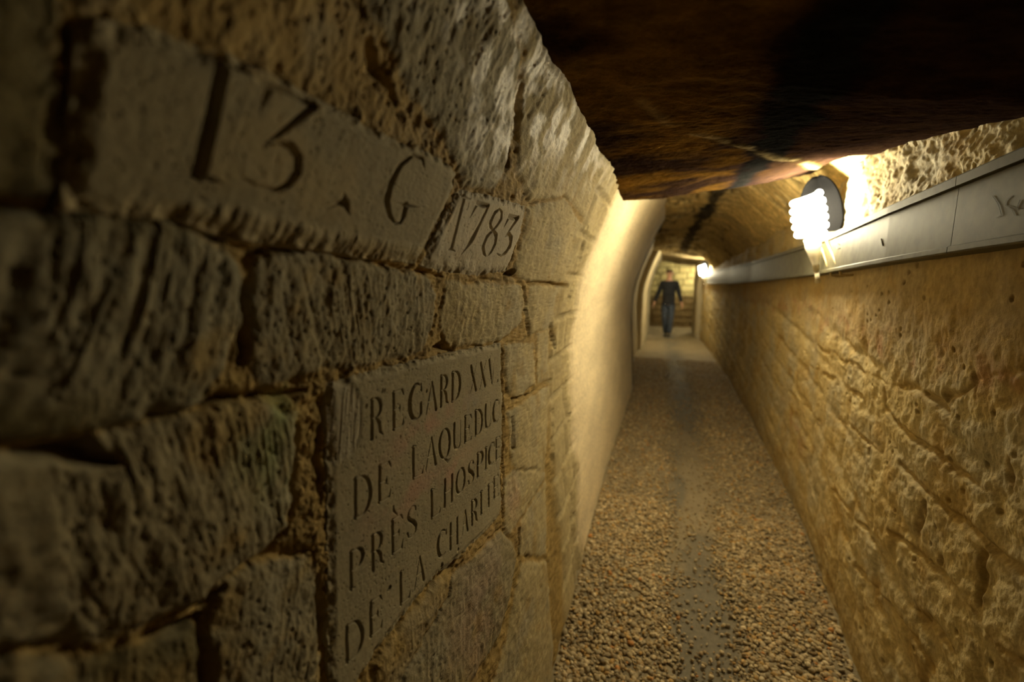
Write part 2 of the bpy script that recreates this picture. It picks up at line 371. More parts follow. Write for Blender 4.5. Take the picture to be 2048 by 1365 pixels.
def left_height(U, V):
    """relief (m, outwards) and tint of the left wall"""
    wu = U + .007*fbm(U*16, V*16, 41, 3) + .0025*noise(U*70, V*70, 44)
    wv = V + .007*fbm(U*16, V*16, 51, 3) + .0025*noise(U*70, V*70, 54)
    mort = .0085*fbm(U*50, V*50, 5, 5, .68) + .006*fbm(U*9, V*9, 8, 3)
    wd, _ = worley(U*75, V*75, 61)
    mort += .0035*(np.clip(.45-wd, 0, 1))
    Hh = mort.copy()
    g = np.clip(.5+.5*fbm(U*6, V*6, 90, 3), 0, 1)[..., None]
    C = np.array(OCH)*(1.02+.35*(g-.5)) * np.ones(U.shape+(3,))
    C = C*(1-.25*ss(.1, .6, fbm(U*30, V*30, 91, 3))[..., None])
    near = U < 1.9
    for i, (poly, off, ang, amp, tint) in enumerate(STONES):
        sd = poly_sd(wu, wv, poly)+.004
        m = sd > -.02
        if not m.any(): continue
        u = U[m]; v = V[m]; s = sd[m]
        edge = ss(-.003, .014, s)*.6 + ss(0, .055, s)*.4
        cu = np.mean([p[0] for p in poly]); cv = np.mean([p[1] for p in poly])
        a2 = ang + 18*noise(u*5, v*5, 100+i)
        ar = math.radians(ang)
        tm = tool_marks(u, v, ang, 200+i*7)*amp*(.35+.65*ss(-.3, .5, fbm(u*7, v*7, 300+i, 2)))
        body = off*.6 + tm*.75 + .009*fbm(u*8, v*8, 400+i, 4) + .0034*fbm(u*70, v*40, 500+i, 4, .65)
        pd, pv = worley(u*100, v*85, 600+i)
        body -= .0035*np.clip(.33-pd, 0, 1)*3*(pv > .74)
        Hh[m] = np.where(s > -.003, mort[m]*(1-edge)+body*edge, Hh[m]) - .007*np.exp(-((s+.004)/.005)**2)*ss(.0, .5, fbm(u*12, v*12, 700+i, 2))
        k = ss(-.002, .006, s)[:, None]
        patch = ss(-.15, .45, fbm(u*9, v*9, 800+i, 4))[:, None]
        base = np.array(tint)*(1-.5*patch) + np.array((.31, .275, .19))*.5*patch
        och = ss(.15, .55, fbm(u*14, v*14, 900+i, 4))[:, None]*.6
        base = base*(1-och)+np.array(OCH)*och
        C[m] = C[m]*(1-k)+base*k
    # plain courses further along
    sdg, rid = generic_courses(U, V, 3)
    far = ss(1.62, 1.72, U + .03*noise(V*9, V*0, 77))
    e = ss(.004, .022, sdg)
    smooth = ss(1.98, 2.22, U+.08*noise(U*0, V*6, 33))
    amp = 1-.93*smooth
    gen = (.012*(e-.5) + .006*rid + tool_marks(U, V, 12, 5)*.003 + .004*fbm(U*20, V*20, 15, 4))*amp + .007*fbm(U*3, V*3, 18, 4)*(.6+.4*smooth) + .008*fbm(U*20, V*5, 19, 3)*(1-smooth)
    gc = np.array(TAN)*(1+.2*(rid[..., None]-.5))*(1-.2*(1-e[..., None])*(1-smooth[..., None]))
    pale = np.array((.74, .62, .40))
    gc = gc*(1-smooth[..., None]) + pale*(1+.18*fbm(U*3, V*8, 71, 4)[..., None])*smooth[..., None]
    Hh = Hh*(1-far) + gen*far
    C = C*(1-far[..., None]) + gc*far[..., None]
    # gaps and holes
    for k, pl in enumerate(PITS):
        d = seg_carve(wu, wv, [(*L((x, y)), r) for x, y, r in pl], 2.2); Hh -= np.minimum(d, .03)
    # a broken projecting rim where wall meets ceiling
    Hh += .012*ss(.30, .42, V)*ss(-.3, .6, fbm(U*6, V*6, 92, 3))*(U < 2.6)
    # dark vertical joint band before the plastered part
    bu = U-(2.02+.10*noise(V*4, V*0, 12)); band = np.exp(-(bu/.10)**2)
    Hh += band*(.026*fbm(U*26, V*9, 93, 4, .6)-.008)
    # stains that belong to the stone
    def blob(px, py, ru, rv):
        u0, v0 = L((px, py)); return np.exp(-((U-u0)/ru)**2-((V-v0)/rv)**2)
    gn = blob(545, 860, .045, .07)*ss(-.3, .5, fbm(U*30, V*20, 95, 3)); C = C*(1-.55*gn[..., None])+np.array((.26, .33, .12))*.55*gn[..., None]
    pk = (blob(1025, 980, .07, .12)+blob(960, 1230, .16, .16)*.8)*ss(-.2, .5, fbm(U*12, V*12, 96, 3)); pk = np.clip(pk, 0, 1)
    C = C*(1-.4*pk[..., None])+np.array((.50, .30, .22))*.4*pk[..., None]
    cry = np.clip(1.2*blob(1120, 190, .6, .10)+blob(1000, 250, .18, .08)+.9*blob(1060, 90, .35, .08), 0, 1)*ss(-.15, .25, fbm(U*22, V*22, 97, 4))
    C = C*(1-.65*cry[..., None])+np.array((.9, .83, .70))*.65*cry[..., None]
    return Hh, np.concatenate([np.clip(C, .02, .9), (cry*.45)[..., None]], -1)

def left_point(U, V, Hh):
    return np.stack([left_base(U, V)+Hh, U, V], -1)

# ---- wall_left
inv = np.linspace(1/.07, 1/.16, 40)[:-1]
inv = np.concatenate([inv, np.linspace(1/.16, 1/6.25, 900)])
ys = np.concatenate([np.linspace(-1.5, .06, 24), 1/inv])
zs = np.concatenate([np.linspace(-1.52, -.95, 190)[:-1], np.linspace(-.95, .62, 900)[:-1], np.linspace(.62, .9, 60)])
U, V = np.meshgrid(ys, zs, indexing='ij')
Hh, C = left_height(U, V)
rec = np.zeros(U.shape)
for pw in (P13w, P1783w, PREGw):
    sd = poly_sd(U, V, pw); rec = np.maximum(rec, ss(.001, .007, sd))
Hh = Hh*(1-rec) - .035*rec
wl = link('wall_left', grid_mesh('wall_left', left_point(U, V, Hh), C, flip=True), M_WALL); tag(wl, kind='structure')

# ---- the three inscribed stones
def slab(name, poly, carve, tint, nu, nv, off, label, tool=0, extra=None):
    P = np.array(poly); mg = .012
    u0, u1 = P[:, 0].min()-mg, P[:, 0].max()+mg; v0, v1 = P[:, 1].min()-mg, P[:, 1].max()+mg
    us = 1/np.linspace(1/u0, 1/u1, nu); vs = np.linspace(v0, v1, nv)
    U, V = np.meshgrid(us, vs, indexing='ij')
    wu = U+.003*fbm(U*30, V*30, 7, 3); wv = V+.003*fbm(U*30, V*30, 17, 3)
    sd = poly_sd(wu, wv, poly, .03)
    face = off + .0016*fbm(U*9, V*9, 21, 4) + .0003*fbm(U*220, V*220, 22, 2)
    pd, pv = worley(U*170, V*150, 23)
    face -= .0016*np.clip(.30-pd, 0, 1)*3.3*(pv > .86)
    C = np.array(tint)*(1+.16*fbm(U*12, V*12, 24, 4)[..., None])*np.ones(U.shape+(3,))
    if extra: face, C = extra(U, V, sd, face, C)
    face -= carve(U, V)
    face -= .004*(1-ss(0, .016, sd))*(1.2+1.6*fbm(U*60, V*60, 25, 4))
    Hh = np.where(sd > 0, face, face - .045*ss(0, .006, -sd))
    keep = sd > -.008
    Pt = left_point(U, V, Hh)
    org = left_point(np.array([P[:, 0].mean()]), np.array([P[:, 1].mean()]), np.array([-.01]))[0]
    o = link(name, grid_mesh(name, Pt-org, np.clip(C, .02, .9), keep, flip=True), M_SLAB, loc=tuple(org))
    tag(o, label, 'inscribed stone')
    return o

def carve_13(U, V):
    d = np.zeros(U.shape); S = []
    S.append([(437,122,.0064),(412,238,.0064),(386,350,.0064)])
    S.append([(404,101,.0018),(437,122,.0034),(494,149,.0016)]); S.append([(340,349,.0016),(386,352,.0034),(428,366,.0016)])
    S.append([(508,224,.0008),(520,195,.0032),(532,173,.0034)]); S.append([(530,172,.0034),(575,190,.0034),(622,211,.0040)])
    S.append([(622,211,.0046),(575,248,.0040),(520,290,.0020)])
    S.append([(520,290,.0016),(548,285,.0030),(572,294,.0048),(586,316,.0056),(584,346,.0052),(567,369,.0040),(540,380,.0028),(505,374,.0022),(474,357,.0012)])
    S.append([(640,416,.0008),(666,409,.0026),(680,405,.0060)]); S.append([(679,388,.0010),(682,408,.0060),(690,430,.0010)])
    S.append([(841,342,.0008),(837,318,.0032),(820,310,.0026),(793,331,.0034),(773,369,.0056),(765,402,.0060),(771,432,.0040),(782,448,.0022),(793,446,.0024),(801,428,.0052),(804,410,.0046)])
    S.append([(788,407,.0010),(806,412,.0030),(830,416,.0008)])
    for s in S: d = np.maximum(d, pxstroke(U, V, s, 2.1))
    return d
def extra_13(U, V, sd, face, C):
    # smooth sunk field for the letters, tooled band left below them
    lo = [L(p) for p in [(150,395),(330,398),(480,415),(640,455),(760,478),(850,492)]]
    line = np.interp(U, [p[0] for p in lo], [p[1] for p in lo])
    k = ss(.004, -.010, V-line)
    face = face + k*(.004 + tool_marks(U, V, 20, 31)*.0035 + .004*fbm(U*30, V*30, 32, 4))
    right = ss(.0, .05, U-np.interp(V, [L((850,490))[1], L((900,340))[1]], [L((850,490))[0], L((880,340))[0]]))
    face += tool_marks(U, V, 14, 35)*.0003
    och = ss(.1, .5, fbm(U*10, V*10, 33, 4))[..., None]*.30 + k[..., None]*.25
    C = C*(1-och)+np.array((.42, .31, .14))*och
    return face, C
slab('inscribed_stone', P13w, carve_13, (.28, .23, .135), 620, 420, .007, 'big smooth stone carved 13 . G, high on the left wall', extra=extra_13)

def carve_1783(U, V):
    S = [[(923,394,.0052),(910,446,.0052),(897,497,.0052)], [(916,390,.0014),(924,395,.0030),(936,398,.0012)], [(890,500,.0014),(897,499,.0030),(905,503,.0012)],
         [(935,436,.0008),(944,418,.0030),(951,407,.0050)], [(950,407,.0050),(962,411,.0062),(972,412,.0040)], [(972,412,.0040),(956,447,.0046),(941,476,.0066),(936,484,.0066),(928,496,.0030),(919,509,.0012)],
         [(994,418,.0022),(984,427,.0050),(976,445,.0060),(976,453,.0044),(981,461,.0030),(990,450,.0042),(997,438,.0055),(998,425,.0040),(994,418,.0022)],
         [(981,461,.0030),(968,475,.0052),(961,494,.0060),(963,507,.0040),(967,513,.0020)], [(981,461,.0030),(987,472,.0066),(985,488,.0066),(978,503,.0045),(972,511,.0016)],
         [(1001,458,.0008),(1008,444,.0040),(1014,433,.0055)], [(1013,433,.0060),(1022,436,.0070),(1031,436,.0050)], [(1032,436,.0060),(1018,456,.0050),(1005,474,.0014)],
         [(1005,474,.0014),(1014,468,.0050),(1018,478,.0085),(1016,492,.0085),(1008,505,.0060),(998,513,.0030),(990,508,.0020)]]
    d = np.zeros(U.shape)
    for s in S: d = np.maximum(d, pxstroke(U, V, s, 2.0))
    return d
def extra_1783(U, V, sd, face, C):
    t = L((900,545))[1]; k = ss(t+.05, t+.01, V)
    fld = [L(p) for p in [(896,397),(905,386),(960,393),(1044,418),(1038,475),(1014,530),(955,530),(872,524),(884,450)]]
    fs = poly_sd(U+.004*noise(U*30, V*30, 68), V, fld, .03); face = face - .0022*ss(-.014, .010, fs)
    C = C*(1+.16*ss(-.012, .008, fs)[..., None])
    face = face + tool_marks(U, V, 14, 66)*.0004 + k*(.004*fbm(U*35, V*35, 67, 4)-.003)
    C = C*(1-.25*k[..., None])+np.array((.40, .32, .18))*.25*k[..., None]
    return face, C
slab('inscribed_stone', P1783w, carve_1783, (.38, .33, .24), 300, 330, .008, 'small grey stone carved with the date 1783', extra=extra_1783)

def carve_reg(U, V):
    d = np.zeros(U.shape)
    for ch, *q in REGARD:
        c = (q[0][0]+q[1][0])/2; r = np.interp(c, [690, 800, 900, 990], [.0036, .0038, .0042, .0048])
        d = np.maximum(d, letter(U, V, ch, q, r))
    d = np.maximum(d, pxstroke(U, V, [(779,1011,.001),(781,1022,.0030),(788,1031,.001)], 1.3))
    d = np.maximum(d, pxstroke(U, V, [(988,928,.003),(988,938,.001)], 1.3))
    d = np.maximum(d, pxstroke(U, V, [(925,1008,.001),(921,1013,.003)], 1.3))
    for x, y, r in HOLES: d = np.maximum(d, pxstroke(U, V, [(x, y-3, r*.6), (x, y, r), (x-1, y+3, r*.7)], 1.6))
    return d
def extra_reg(U, V, sd, face, C):
    ch = [L(p) for p in [(648,760),(700,768),(716,800),(718,850),(708,890),(690,915),(668,925),(648,930)]]
    s = poly_sd(U+.004*fbm(U*30, V*30, 2, 2), V, ch, .03); k = ss(-.004, .006, s)
    face = face + k*(-.0012 + tool_marks(U, V, 3, 12)*.0016)
    C = C*(1-.35*k[..., None])+np.array((.46, .41, .32))*.35*k[..., None]
    def blob(px, py, ru, rv):
        u0, v0 = L((px, py)); return np.exp(-((U-u0)/ru)**2-((V-v0)/rv)**2)
    pk = (blob(800, 990, .10, .035)+blob(860, 850, .16, .03)+.8*blob(900, 940, .12, .03))*ss(-.3, .4, fbm(U*25, V*25, 3, 4))
    pk = np.clip(pk, 0, 1)[..., None]*.42; C = C*(1-pk)+np.array((.44, .20, .15))*pk
    bl = (blob(930, 815, .06, .03)+.8*blob(700, 1085, .02, .015))*ss(-.2, .5, fbm(U*30, V*30, 4, 3)); C = C*(1-.35*bl[..., None])+np.array((.24, .26, .28))*.35*bl[..., None]
    return face, C
slab('inscribed_plaque', PREGw, carve_reg, (.30, .25, .15), 560, 760, .008, 'tall smooth plaque with five carved lines beginning REGARD XXV', extra=extra_reg)

# ------------------------------------------------------------------ wall_right
JR = [[(1555,675),(1592,718),(1660,755),(1722,792)], [(1635,693),(1697,730),(1765,768),(1833,774),(1895,823)],
 [(1660,830),(1697,852),(1760,905)], [(1765,817),(1821,873),(1895,928),(1957,975),(1994,984)], [(1796,928),(1870,1003),(1926,1046),(1988,1114),(2060,1160)],
 [(1784,1065),(1864,1139),(1926,1195),(1994,1287),(2044,1325)], [(1672,990),(1734,1065),(1821,1219),(1895,1281)], [(1710,1133),(1771,1201),(1833,1281),(1858,1337)],
 [(1585,867),(1622,922),(1629,965)], [(1840,712),(1833,768)], [(1765,780),(1765,817)], [(1951,755),(1957,800)], [(2020,916),(2025,990)], [(1846,1015),(1833,1065)],
 [(1963,1114),(1957,1207)], [(1650,960),(1690,1010)], [(1890,800),(1960,760),(2048,740)], [(1880,1120),(1900,1190)], [(1740,860),(1735,905)], [(1550,760),(1640,850)]]
JR = [[R(p) for p in pl] for pl in JR]
def right_height(U, V):
    wu = U+.03*fbm(U*11, V*11, 141, 4); wv = V+.022*fbm(U*11, V*11, 151, 4)
    d = np.full(U.shape, 9.)
    for pl in JR:
        for a, b in zip(pl[:-1], pl[1:]):
            du, dv = b[0]-a[0], b[1]-a[1]; t = np.clip(((wu-a[0])*du+(wv-a[1])*dv)/(du*du+dv*dv), 0, 1)
            d = np.minimum(d, np.hypot(wu-a[0]-t*du, wv-a[1]-t*dv))
    d = d+.02*ss(-.1, .6, fbm(U*6, V*6, 159, 2))
    slope = .12
    sdg, rid = generic_courses(wu, wv-slope*wu, 5, .19, .36)
    gate = ss(-.25, .4, fbm(U*3, V*3, 160, 2))
    up = ss(-.30, -.12, V)        # smoother band just under the duct
    g = .011*np.exp(-(sdg/.026)**2)*(.4+.6*gate)*(1-.7*up)
    rough = fbm(U*30, V*30, 161, 5, .6)
    g2 = np.exp(-(d/.010)**2)
    Hh = -.015*g2*ss(-.45, .2, fbm(U*9, V*9, 166, 3)) - g + .0065*rough*(1-.5*up) + .014*fbm(U*2.2, V*2.6, 162, 3) + .006*fbm(U*9, V*9, 163, 3)
    Hh += (fbm(U*45, V*25, 164, 4)*.0025)*ss(-.1, .5, fbm(U*4, V*4, 165, 2))
    pd, pv = worley(U*22, V*22, 170); Hh -= .03*np.clip(.20-pd, 0, 1)*5*(pv > .90)*.5
    # rougher rubble above the duct
    ab = ss(.20, .28, V); Hh += ab*(.018*fbm(U*6, V*13, 171, 5, .62)+.004*fbm(U*25, V*45, 172, 3))
    base = np.array((.55, .44, .22)); gry = np.array((.47, .41, .27)); och = np.array((.42, .29, .10))
    p = ss(-.3, .4, fbm(U*4, V*5, 180, 4))[..., None]; C = base*(1-p)+gry*p
    o = ss(.05, .5, fbm(U*7, V*9, 181, 4))[..., None]*.7; C = C*(1-o)+och*o
    o = (.55*np.exp(-(d/.02)**2))[..., None]; C = C*(1-o)+och*.9*o
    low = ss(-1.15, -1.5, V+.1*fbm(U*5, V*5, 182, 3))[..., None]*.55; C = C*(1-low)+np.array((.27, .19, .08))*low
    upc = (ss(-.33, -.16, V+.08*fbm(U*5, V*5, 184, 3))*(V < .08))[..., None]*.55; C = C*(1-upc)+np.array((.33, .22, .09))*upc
    rd = (np.exp(-((V+.22+.05*noise(U*5, V*0, 185))/.05)**2)+.9*np.exp(-((U-3.4)/.35)**2-((V+1.05)/.2)**2))*ss(.0, .5, fbm(U*14, V*14, 186, 3))
    rd = np.clip(rd, 0, 1)[..., None]*.45; C = C*(1-rd)+np.array((.38, .16, .10))*rd
    return Hh, np.clip(C, .02, .9)
ys = np.concatenate([np.linspace(-1.5, .85, 24), 1/np.linspace(1/.9, 1/11.9, 760)])
zs = np.concatenate([np.linspace(-1.52, .12, 560)[:-1], np.linspace(.12, .9, 240)])
U, V = np.meshgrid(ys, zs, indexing='ij'); Hh, C = right_height(U, V)
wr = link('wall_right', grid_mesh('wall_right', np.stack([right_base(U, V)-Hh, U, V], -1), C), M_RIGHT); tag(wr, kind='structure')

# ------------------------------------------------------------------ ceiling: low slab in front, rough vault beyond
def on_plane_Y(px, Y):
    d = ray(*px); return d*(Y/d[1])
EDGE = [(1205,408,2.40),(1226,405,2.42),(1300,400,2.48),(1400,385,2.55),(1480,375,2.62),(1560,362,2.72),(1620,350,2.85),(1650,338,2.95),(1720,318,3.0)]
EP = np.array([on_plane_Y((x, y), Yv) for x, y, Yv in EDGE])   # X, Y, z of the far lip
RE = np.array([unproj(x, y, right_base, .75) for x, y in [(2300,215),(2048,238),(1980,246),(1900,264),(1800,290),(1720,316),(1645,341)]])
xs = np.linspace(-.52, .98, 420); ty = np.concatenate([np.linspace(-1.5, .5, 60)[:-1], np.linspace(.5, 3.0, 520)])
X, Tt = np.meshgrid(xs, ty, indexing='ij')
lipY = np.interp(X, EP[:, 0], EP[:, 1]); lipZ = np.interp(X, EP[:, 0], EP[:, 2])
Y = np.where(Tt > 0, Tt/3.0*lipY, Tt)
Y = np.where(Tt > 0, Tt*(lipY/3.0), Tt)
o = np.argsort(RE[:, 1]); zr = np.interp(Y, RE[o, 1], RE[o, 2])
nearZ = .432 + (zr-.432)*ss(-.3, .8, X)
w = ss(1.5, 1.0, (lipY-Y)/.35+.5)*0+ss(.8, 0, lipY-Y)
Z = nearZ*(1-w)+lipZ*w
rel = .012*fbm(X*4, Y*4, 210, 5, .5) + .0022*fbm(X*16, Y*30, 211, 5, .6) + .0015*fbm(X*70, Y*70, 213, 3)
Z = Z + rel*1.0
# vein of pale calcite crossing the slab
def on_slab(px):
    d = ray(*px); z = .46
    for _ in range(40):
        p = d*(z/d[2]); ly = np.interp(p[0], EP[:, 0], EP[:, 1]); lz = np.interp(p[0], EP[:, 0], EP[:, 2])
        nz = .432+(np.interp(p[1], RE[o, 1], RE[o, 2])-.432)*ss(-.3, .8, p[0]); ww = ss(.8, 0, ly-p[1])
        z = .5*z+.5*float(nz*(1-ww)+lz*ww)
    return (d*(z/d[2]))[:2]
vein = np.array([on_slab(p) for p in [(1285,200),(1330,238),(1370,262),(1430,278),(1500,298),(1570,318),(1648,337)]])
dv = np.full(X.shape, 9.)
for a, b in zip(vein[:-1], vein[1:]):
    e = b-a; t = np.clip(((X-a[0])*e[0]+(Y-a[1])*e[1])/(e@e), 0, 1)
    dv = np.minimum(dv, np.hypot(X-a[0]-t*e[0], Y-a[1]-t*e[1]))
fade = .35+.65*ss(1.2, 2.0, Y)
vn = np.exp(-((dv+.006*noise(X*40, Y*40, 220))/.017)**2)*ss(-.6, 0, fbm(X*12, Y*12, 227, 3))
Z -= vn*.007*fade
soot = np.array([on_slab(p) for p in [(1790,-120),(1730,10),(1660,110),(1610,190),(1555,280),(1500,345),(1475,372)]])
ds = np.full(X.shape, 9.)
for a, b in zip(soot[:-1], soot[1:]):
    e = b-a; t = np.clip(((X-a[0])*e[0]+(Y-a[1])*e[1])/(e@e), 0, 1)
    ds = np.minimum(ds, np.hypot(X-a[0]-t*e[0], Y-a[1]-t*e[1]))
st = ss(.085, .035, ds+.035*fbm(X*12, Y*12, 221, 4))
c1 = np.array((.120, .062, .012)); c2 = np.array((.026, .0145, .0035)); k = np.clip(ss(-.3, .5, fbm(X*4, Y*6, 222, 5))+ss(-.1, .5, X+.1*fbm(X*3, Y*3, 226, 3)), 0, 1)[..., None]  # c2: random dark mottling, plus shade painted in towards the lamp side
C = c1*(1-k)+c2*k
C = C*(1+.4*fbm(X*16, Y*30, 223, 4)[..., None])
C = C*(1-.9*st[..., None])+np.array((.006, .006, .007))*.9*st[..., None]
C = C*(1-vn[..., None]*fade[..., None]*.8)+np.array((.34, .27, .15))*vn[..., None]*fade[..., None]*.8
P = np.stack([X, Y+.02*fbm(X*12, Y*0+3, 230, 4)*ss(2.6, 3.0, Tt), Z], -1)
# turn the far lip up into the thickness of the slab
up = [P]
last = P[:, -1:, :].copy(); rows = []; cr = []
for i in range(1, 26):
    q = last.copy(); q[..., 2] += i*.018; q[..., 1] += .012*fbm(q[..., 0]*14, q[..., 2]*14, 240, 4)+.01*min(i, 3)/3; rows.append(q)
    cr.append(np.ones(q.shape)*np.array((.40, .30, .14))*(1+.2*fbm(q[..., 0]*9, q[..., 2]*9, 241, 3)[..., None]))
P = np.concatenate([P]+rows, 1); C = np.concatenate([C]+cr, 1)
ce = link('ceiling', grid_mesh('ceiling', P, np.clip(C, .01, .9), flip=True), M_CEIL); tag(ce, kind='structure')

# vault of broken rock beyond the slab
xs = np.linspace(-.75, 1.05, 260); yv = 1/np.linspace(1/2.3, 1/9.75, 420)
X, Y = np.meshgrid(xs, yv, indexing='ij')
z0 = np.interp(Y, [2.3, 4, 6.2, 8.2, 9.4], [.84, .82, .77, .70, .60])
Z = z0 - .06*ss(.1, .5, X) - .40*ss(.45, 1.0, X)
strata = fbm(X*3.0+Y*1.2, Y*2.4, 250, 5, .6)
crk = np.abs(fbm(X*2.2-Y*.9+.4*strata, Y*2.6+X*1.4, 252, 4))
Z += .035*strata + .05*ss(.10, 0, crk) + .012*fbm(X*14, Y*14, 253, 4)
k = ss(-.2, .5, fbm(X*4, Y*3, 254, 4))[..., None]
C = np.array((.76, .58, .26))*(1-k)+np.array((.52, .41, .21))*k
dk = (ss(.10, .0, crk)*.8)[..., None]; C = C*(1-dk)+np.array((.10, .07, .03))*dk
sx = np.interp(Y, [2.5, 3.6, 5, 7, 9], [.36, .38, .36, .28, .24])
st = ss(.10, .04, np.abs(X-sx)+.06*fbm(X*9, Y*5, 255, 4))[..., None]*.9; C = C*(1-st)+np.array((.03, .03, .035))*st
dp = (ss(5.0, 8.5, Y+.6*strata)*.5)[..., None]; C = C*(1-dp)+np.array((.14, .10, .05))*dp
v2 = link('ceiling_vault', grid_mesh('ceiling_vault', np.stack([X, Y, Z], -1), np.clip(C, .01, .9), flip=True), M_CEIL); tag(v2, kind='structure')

# ------------------------------------------------------------------ far end: narrow arch, far chamber
def small_noise_mesh(name, P, C, mat, flip=False):
    o = link(name, grid_mesh(name, P, C, flip=flip), mat); tag(o, kind='structure'); return o
# left jamb of the arch: front face then inner face
zs = np.linspace(-1.52, .75, 120)
prof = lambda z: -.52+np.interp(z, _zz, _lean)*1.0+.0
path = [(-.40, 9.45), (-.22, 9.45), (-.10, 9.46), (-.02, 9.47), (0, 9.50)] + [(0, y) for y in np.linspace(9.6, 13.0, 40)] + [(-.8, 13.05)]
P = np.array([[(prof(z)+dx, y, z) for z in zs] for dx, y in path])
P[..., 0] += .012*fbm(P[..., 1]*4, P[..., 2]*4, 260, 4); P[..., 1] += .01*fbm(P[..., 0]*9, P[..., 2]*9, 261, 3)
Cc = np.ones(P.shape)*np.array((.52, .44, .27))
small_noise_mesh('wall_left_far', P, Cc, M_RIGHT, True)
# wall between the painted wall's end and the arch
yy = np.linspace(6.2, 9.5, 60); Yg, Zg = np.meshgrid(yy, zs, indexing='ij')
Xg = left_base(Yg, Zg) + .012*fbm(Yg*4, Zg*4, 262, 4)
small_noise_mesh('wall_left_recess', np.stack([Xg, Yg, Zg], -1), np.ones(Xg.shape+(3,))*np.array((.34, .27, .15)), M_RIGHT, True)
# right jamb beyond lamp two
path = [(.88, 11.75), (.74, 11.76), (.68, 11.78)] + [(.66, y) for y in np.linspace(11.85, 13.2, 20)] + [(1.3, 13.25)]
P = np.array([[(x-.02*math.exp(-((z+.2)/.4)**2), y, z) for z in zs] for x, y in path])
P[..., 0] += .012*fbm(P[..., 1]*4, P[..., 2]*4, 265, 4)
small_noise_mesh('wall_right_far', P, np.ones(P.shape)*np.array((.42, .36, .24)), M_RIGHT)
# low lintel rock and ceiling over the passage to the chamber
X, T2 = np.meshgrid(np.linspace(-.7, 1.1, 90), np.linspace(0, 1, 120), indexing='ij')
Y = 9.3+T2*5.6; lz = np.interp(X, [-.7, -.25, 0, .25, .5, .9], [.64, .61, .56, .50, .46, .40])
Z = lz + .30*ss(.10, 0, T2) + .03*fbm(X*4, Y*2, 270, 4) - .05*ss(.2, 1, T2)+.02
Y = Y+.03*fbm(X*5, X*0, 271, 3)
small_noise_mesh('ceiling_far', np.stack([X, Y, Z], -1), np.ones(X.shape+(3,))*np.array((.28, .22, .12)), M_CEIL, True)
# back wall of coursed stone
X, Zg = np.meshgrid(np.linspace(-1.4, 1.6, 260), np.linspace(-1.55, .9, 220), indexing='ij')
sdg, rid = generic_courses(X, Zg, 15, .2, .38); e = ss(.004, .03, sdg)
Y = 14.6 - .03*e - .02*fbm(X*6, Zg*6, 272, 4)
low = ss(-.35, -.6, Zg+.08*fbm(X*4, Zg*3, 273, 3))[..., None]
C = np.array((.50, .43, .20))*(.55+.5*e[..., None])*(1+.25*(rid[..., None]-.5)); C = C*(1-low)+np.array((.20, .14, .06))*low
small_noise_mesh('wall_back', np.stack([X, Y, Zg], -1), C, M_RIGHT)

# ------------------------------------------------------------------ floor
xs = np.linspace(-1.4, 1.6, 420); yv = np.concatenate([np.linspace(-1.5, 1.0, 40)[:-1], 1/np.linspace(1/1.0, 1/14.9, 620)])
X, Y = np.meshgrid(xs, yv, indexing='ij')
def path_c(Y): return np.interp(Y, [1.3, 2, 3, 5, 8, 12], [.20, .20, .22, .24, .18, .05])
side = ss(.05, .26, np.abs(X-path_c(Y))+.05*fbm(X*5, Y*3, 300, 3))
Z = FLOOR - .012*(1-side) + .006*fbm(X*7, Y*7, 301, 4) + .003*fbm(X*50, Y*50, 302, 3)*side
wet = (1-side)*ss(.0, .3, fbm(X*3, Y*1.6, 303, 3)+.25)
C = np.array((.30, .245, .15))*(1+.25*fbm(X*9, Y*9, 304, 4)[..., None])
C = C*(1-wet[..., None])+np.array((.20, .175, .125))*wet[..., None]
dk = (np.exp(-((Y-5.2)/1.5)**2)*.55*np.exp(-((X-path_c(Y))/.4)**2))[..., None]; C = C*(1-dk)+np.array((.12, .095, .055))*dk  # dk: damp mud, with the shade between the lamps painted in
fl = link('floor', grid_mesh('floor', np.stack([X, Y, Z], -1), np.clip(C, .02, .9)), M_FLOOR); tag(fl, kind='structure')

# gravel: pebbles nobody could count
def ico(sub):
    t = (1+5**.5)/2
    v = np.array([(-1, t, 0), (1, t, 0), (-1, -t, 0), (1, -t, 0), (0, -1, t), (0, 1, t), (0, -1, -t), (0, 1, -t), (t, 0, -1), (t, 0, 1), (-t, 0, -1), (-t, 0, 1)], float)
    f = [(0,11,5),(0,5,1),(0,1,7),(0,7,10),(0,10,11),(1,5,9),(5,11,4),(11,10,2),(10,7,6),(7,1,8),(3,9,4),(3,4,2),(3,2,6),(3,6,8),(3,8,9),(4,9,5),(2,4,11),(6,2,10),(8,6,7),(9,8,1)]
    v = [tuple(p/np.linalg.norm(p)) for p in v]
    for _ in range(sub):
        nf = []; cache = {}
        def mid(a, b):
            k = (min(a, b), max(a, b))
            if k not in cache:
                p = (np.array(v[a])+np.array(v[b])); v.append(tuple(p/np.linalg.norm(p))); cache[k] = len(v)-1
            return cache[k]
        for a, b, c in f:
            x, y, z = mid(a, b), mid(b, c), mid(c, a); nf += [(a, x, z), (b, y, x), (c, z, y), (x, y, z)]
        f = nf
    return np.array(v), np.array(f)
